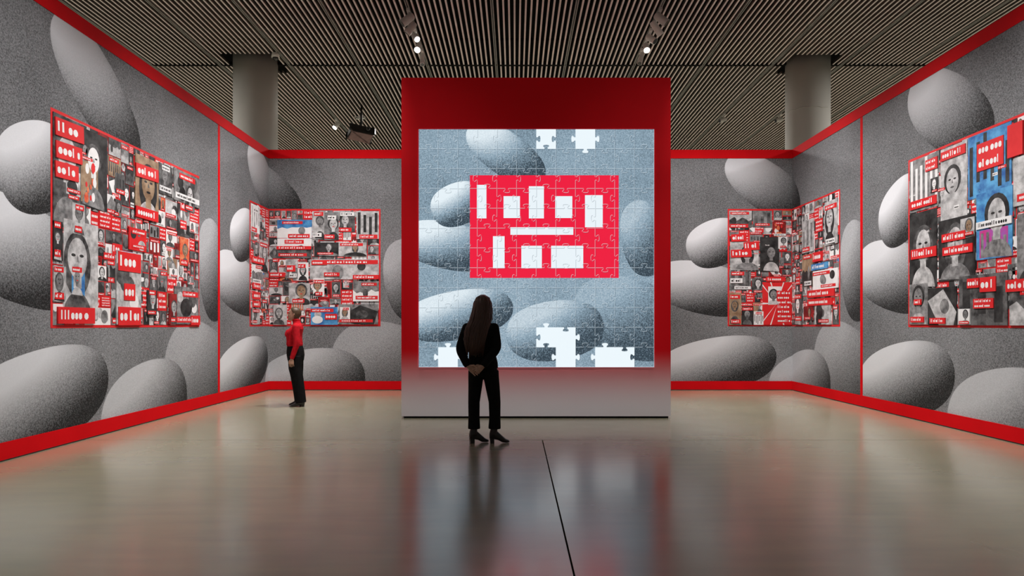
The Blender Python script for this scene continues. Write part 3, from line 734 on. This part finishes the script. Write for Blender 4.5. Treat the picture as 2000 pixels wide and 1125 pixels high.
def boot(name, parent, ank, ang, m, top=.22, heel=.035, ln=.235, hw=.040):
    """boot standing on the floor at ank (x, y), toe towards ang measured from +x"""
    c, s = math.cos(ang), math.sin(ang); b = MB()
    T_ = lambda x, y, z: (ank[0] + x * c - y * s, ank[1] + x * s + y * c, z)
    rings = []
    for x, w_, z0, z1 in ((-.070, .020, heel + .01, heel + .07), (-.062, .030, heel, heel + .10), (-.03, .036, heel, heel + .105), (.03, .036, heel * .75, heel + .085), (.08, .040, .006, heel * .5 + .062), (.12, hw, .003, .048), (.150, .034, .004, .036), (ln - .07, .016, .008, .024)):
        rings.append([T_(x, w_ * math.copysign(abs(math.cos(a)) ** .7, math.cos(a)), (z0 + z1) / 2 + (z1 - z0) / 2 * math.copysign(abs(math.sin(a)) ** .75, math.sin(a))) for a in [2 * PI * (j + .5) / 16 for j in range(16)]])
    b.loft(rings, m)
    b.tube([T_(-.022, 0, heel + .05), T_(-.018, 0, (top + heel) / 2 + .02), T_(-.006, 0, top)], [.046, .042, .047], m, 16, round_=False)
    o = b.remeshed(name, m, .006, parent, 3)
    b = MB(); b.loft([[T_(x * k_, y * k_, z) for x, y in ((-.066, -.025), (-.016, -.030), (-.016, .030), (-.066, .025))] for z, k_ in ((0, .92), (heel + .012, 1.0))], m); b.obj('heel', o)
    return o

# --- person in black, seen from behind, hands clasped behind the back
p1 = tag(empty('person', (-.36, 7.93, 0)), 'person in black jacket and trousers, hands clasped behind, watching the screen', 'person')
sc1 = 1.0
bd = MB()
_, L1 = head(bd, Vector((-.015, .015, 1.590)), rad(4), P_SKIN, 1.0)
bd.tube([(-.03, -.01, 1.36), (-.022, .0, 1.52)], [.056, .054], P_SKIN, 16)
bd.ell([(.80, -.01, 0, .13, .09), (.95, -.02, 0, .13, .09), (1.10, -.035, 0, .115, .08), (1.28, -.04, 0, .135, .085), (1.37, -.035, -.01, .13, .07), (1.42, -.03, -.005, .06, .05)], P_SKIN)
for sx, kn, an in ((-.10, (-.115, .0), (-.100, .0)), (.075, (.122, .0), (.125, .0))):
    bd.tube([(sx, 0, .84), (*kn, .47), (*an, .235)], [.07, .05, .034], P_SKIN, 14)
ARM1 = [[(-.196, -.005, 1.335), (-.272, -.085, 1.09), (-.192, -.168, .925)], [(.116, -.005, 1.335), (.150, -.09, 1.10), (.012, -.200, .925)]]
for a in ARM1: bd.tube(a, [.042, .036, .026], P_SKIN, 14)
hd = MB()
for a in ARM1: hd.tube([Vector(a[2]).lerp(Vector(a[1]), .25), Vector(a[2]), Vector(a[2]).lerp(Vector(a[1]), -.12)], [.029, .025, .023], P_SKIN, 14)
hand(hd, (-.172, -.178, .902), (.78, -.02, -.60), (.5, .0, .86), (0, -1, 0), P_SKIN, .22)
hand(hd, (-.006, -.212, .902), (-.80, .06, -.58), (-.5, .0, .86), (0, 1, 0), P_SKIN, .50)
body1 = bd.fused('body', P_SKIN, .0052, hd, .0026, p1)
face_parts(L1, body1)
# jacket
b = MB()
b.ell([(.868, -.010, -.005, .172, .125), (.93, -.012, -.005, .172, .124), (1.02, -.02, 0, .158, .114), (1.10, -.03, 0, .148, .108), (1.20, -.037, 0, .158, .112), (1.29, -.04, -.005, .168, .112), (1.345, -.038, -.01, .158, .098), (1.39, -.034, -.01, .118, .082), (1.425, -.03, -.008, .076, .068), (1.455, -.028, -.004, .064, .062)], P_BLACK, 32, 2.3)
for a in ARM1:
    b.tube(bend(a), [.060, .061, .059, .058, .056, .054, .053, .048, .042], P_BLACK, 18)
b.remeshed('jacket', P_BLACK, .007, p1, 5)
# trousers
b = MB()
b.ell([(.765, -.01, 0, .140, .095), (.80, -.012, 0, .168, .118), (.90, -.012, 0, .162, .116), (.955, -.014, 0, .150, .106)], P_TROUS, 28, 2.4)
for pts, rr_ in (([(-.096, 0, .84), (-.097, .002, .755), (-.103, .004, .66), (-.118, .01, .475), (-.117, 0, .30), (-.116, -.004, .165)], [.088, .088, .081, .068, .066, .072]), ([(.080, 0, .84), (.084, .002, .755), (.098, .004, .66), (.122, .01, .475), (.125, 0, .30), (.122, -.004, .165)], [.090, .090, .084, .070, .066, .073])):
    b.tube(pts, rr_, P_TROUS, 20, round_=False)
b.remeshed('trousers', P_TROUS, .007, p1, 4)
boot('boot', p1, (-.103, 0), rad(22), P_BOOT, heel=.045); boot('boot', p1, (.132, -.005), rad(6), P_BOOT, heel=.045)
# long hair: a ridged mass, then loose strands
def ridg(a, z): return 1 + .035 * math.sin(9 * a + 14 * z) + .025 * math.sin(17 * a - 23 * z)
HS = [(1.030, -.100, -.150, .040, .020), (1.07, -.102, -.150, .075, .026), (1.13, -.105, -.146, .100, .030), (1.20, -.102, -.140, .112, .035), (1.28, -.092, -.132, .118, .044), (1.345, -.072, -.118, .120, .058),
      (1.40, -.048, -.088, .116, .078), (1.44, -.030, -.062, .116, .090), (1.50, -.022, -.042, .112, .096), (1.56, -.018, -.030, .104, .104), (1.62, -.016, -.020, .097, .108), (1.665, -.015, -.012, .084, .100), (1.70, -.015, -.006, .060, .076), (1.718, -.015, -.004, .030, .040), (1.722, -.015, -.004, .008, .010)]
b = MB(); b.ell(HS, P_BROWN, 64, 2.0, ridg); hair = b.obj('long_hair', p1, True)
b = MB()
for i in range(110):
    a = R.uniform(PI * .92, PI * 2.08); pts, lo = [], R.uniform(1.0, 1.10); ph = R.uniform(0, 6)
    for k_ in range(8):
        z = 1.7205 + (lo - 1.7205) * (k_ / 7) ** 1.5
        for s0, s1 in zip(HS, HS[1:]):
            if s0[0] <= z <= s1[0] or (z < HS[0][0] and s0 is HS[0]):
                t = (max(z, s0[0]) - s0[0]) / (s1[0] - s0[0]); q = [s0[j] + (s1[j] - s0[j]) * t for j in range(5)]
        sp = 1.03 + .06 * (k_ / 7)
        rx, ry = (q[3], q[4]) if z > 1.15 else (max(q[3], .085), max(q[4], .03))
        sp = .99 + .08 * (k_ / 7)
        pts.append((q[1] + rx * sp * math.cos(a) + .006 * math.sin(ph + k_ * 1.1), q[2] + ry * sp * math.sin(a), z))
    b.tube(pts, [.002, .005, .006, .007, .007, .006, .005, .002], P_BROWN, 6, round_=False)
tag(b.obj('loose_strands', p1, True), kind='stuff')

# --- person in a red jumper, in profile
p2 = tag(empty('person', (-3.69, 11.5, 0), rad(98)), 'person in red roll-neck jumper and black trousers, looking up at the corner', 'person')
bd = MB()
_, L2 = head(bd, Vector((0, .030, 1.545)), rad(9), P_SKIN, 1.0)
bd.tube([(0, -.015, 1.36), (0, .010, 1.50)], [.050, .050], P_SKIN, 16)
bd.ell([(.80, 0, .0, .13, .10), (1.0, 0, .015, .12, .10), (1.18, 0, .01, .125, .09), (1.30, 0, -.015, .13, .08), (1.36, 0, -.02, .10, .06)], P_SKIN)
for sx in (-1, 1): bd.tube([(sx * .085, .01, .82), (sx * .085, -.02, .47), (sx * .085, -.065, .08)], [.075, .052, .036], P_SKIN, 14)
ARM2 = [[(sx * .180, -.030 + f_, 1.325), (sx * .228, -.052 + f_ * 2, 1.05), (sx * .222, .022 + f_ * 2, .83)] for sx, f_ in ((-1, 0), (1, .02))]
for a in ARM2: bd.tube(a, [.040, .035, .026], P_SKIN, 14)
hd = MB()
for sx, f_ in ((-1, 0), (1, .04)):
    hd.tube([(sx * .2245, .004 + f_, .88), (sx * .222, .022 + f_, .83), (sx * .222, .028 + f_, .80)], [.028, .025, .023], P_SKIN, 14)
    hand(hd, (sx * .222, .028 + f_, .808), (0, .06, -1), (-sx * .15, 1, 0), (-sx, -.1, 0), P_SKIN, .26, .95)
body2 = bd.fused('body', P_SKIN, .0052, hd, .0026, p2)
face_parts(L2, body2)
b = MB()
b.ell([(1.005, 0, .018, .142, .122), (1.04, 0, .022, .150, .134), (1.10, 0, .024, .142, .128), (1.17, 0, .030, .148, .130), (1.235, 0, .026, .160, .134), (1.30, 0, -.004, .168, .116), (1.345, 0, -.020, .150, .092), (1.375, 0, -.022, .105, .076), (1.40, 0, -.014, .070, .066), (1.43, 0, -.004, .060, .060), (1.455, 0, .004, .059, .060), (1.47, 0, .006, .056, .058)], P_RED, 32, 2.2)
for sx in (-1, 1): b.tube([(sx * .055, .105, 1.24), (sx * .06, .115, 1.21)], [.058, .058], P_RED, 14)
for a in ARM2:
    b.tube(bend(a), [.064, .060, .056, .054, .052, .050, .048, .043, .038], P_RED, 18)
b.tube([(.06 * math.cos(a_ * PI / 8), .003 + .06 * math.sin(a_ * PI / 8), 1.452 + .006 * math.sin(a_ * PI / 8)) for a_ in range(17)], [.011] * 17, P_RED, 8, round_=False)
b.remeshed('jumper', P_RED, .0065, p2, 4)
b = MB()
b.ell([(.70, 0, .006, .120, .100), (.78, 0, .004, .165, .132), (.86, 0, .006, .174, .144), (.93, 0, .010, .166, .142), (.99, 0, .014, .150, .130), (1.035, 0, .016, .138, .118)], P_TROUS, 28, 2.05)
for sx, dy in ((-1, -.015), (1, .025)):
    b.tube([(sx * .085, .004, .84), (sx * .090, 0, .65), (sx * .088, -.024 + dy, .46), (sx * .086, -.055 + dy, .25), (sx * .086, -.078 + dy, .065)], [.112, .106, .098, .092, .090], P_TROUS, 20, round_=False)
b.remeshed('trousers', P_TROUS, .007, p2, 4)
boot('shoe', p2, (.09, -.030), rad(86), P_BOOT, .12, .022); boot('shoe', p2, (-.09, -.085), rad(104), P_BOOT, .12, .022)
# short hair combed back
def cap(off, zlo):
    rings = []
    for i in range(35):
        z = zlo + (.124 - zlo) * (.5 - .5 * math.cos(PI * i / 34)); zz = z * .117 / .124 if z > 0 else z
        wx, yf, yb = lerp_t(HW, zz) + off, lerp_t(HF, zz) + off, lerp_t(HB, zz) + off * 1.5
        if z < -.03: yb = max(yb, .080 + (z + .03) * .25)
        lim = .012 + .062 * max(0, min(1, (z - .028) / .07)) if z > .028 else .012 - .032 * min(1, (.028 - z) / .06)
        rg = []
        for j in range(64):
            a = 2 * PI * j / 64; ca, sa = math.cos(a), math.sin(a); g = 1 + .010 * math.sin(21 * a)
            y = yf * sa * g if sa > 0 else yb * sa * g
            rg.append(L2(wx * ca * g, min(y, lim), z))
        rings.append(rg)
    return rings
b = MB(); b.loft(cap(.009, -.082), P_FAIR); b.obj('short_hair', p2, True)
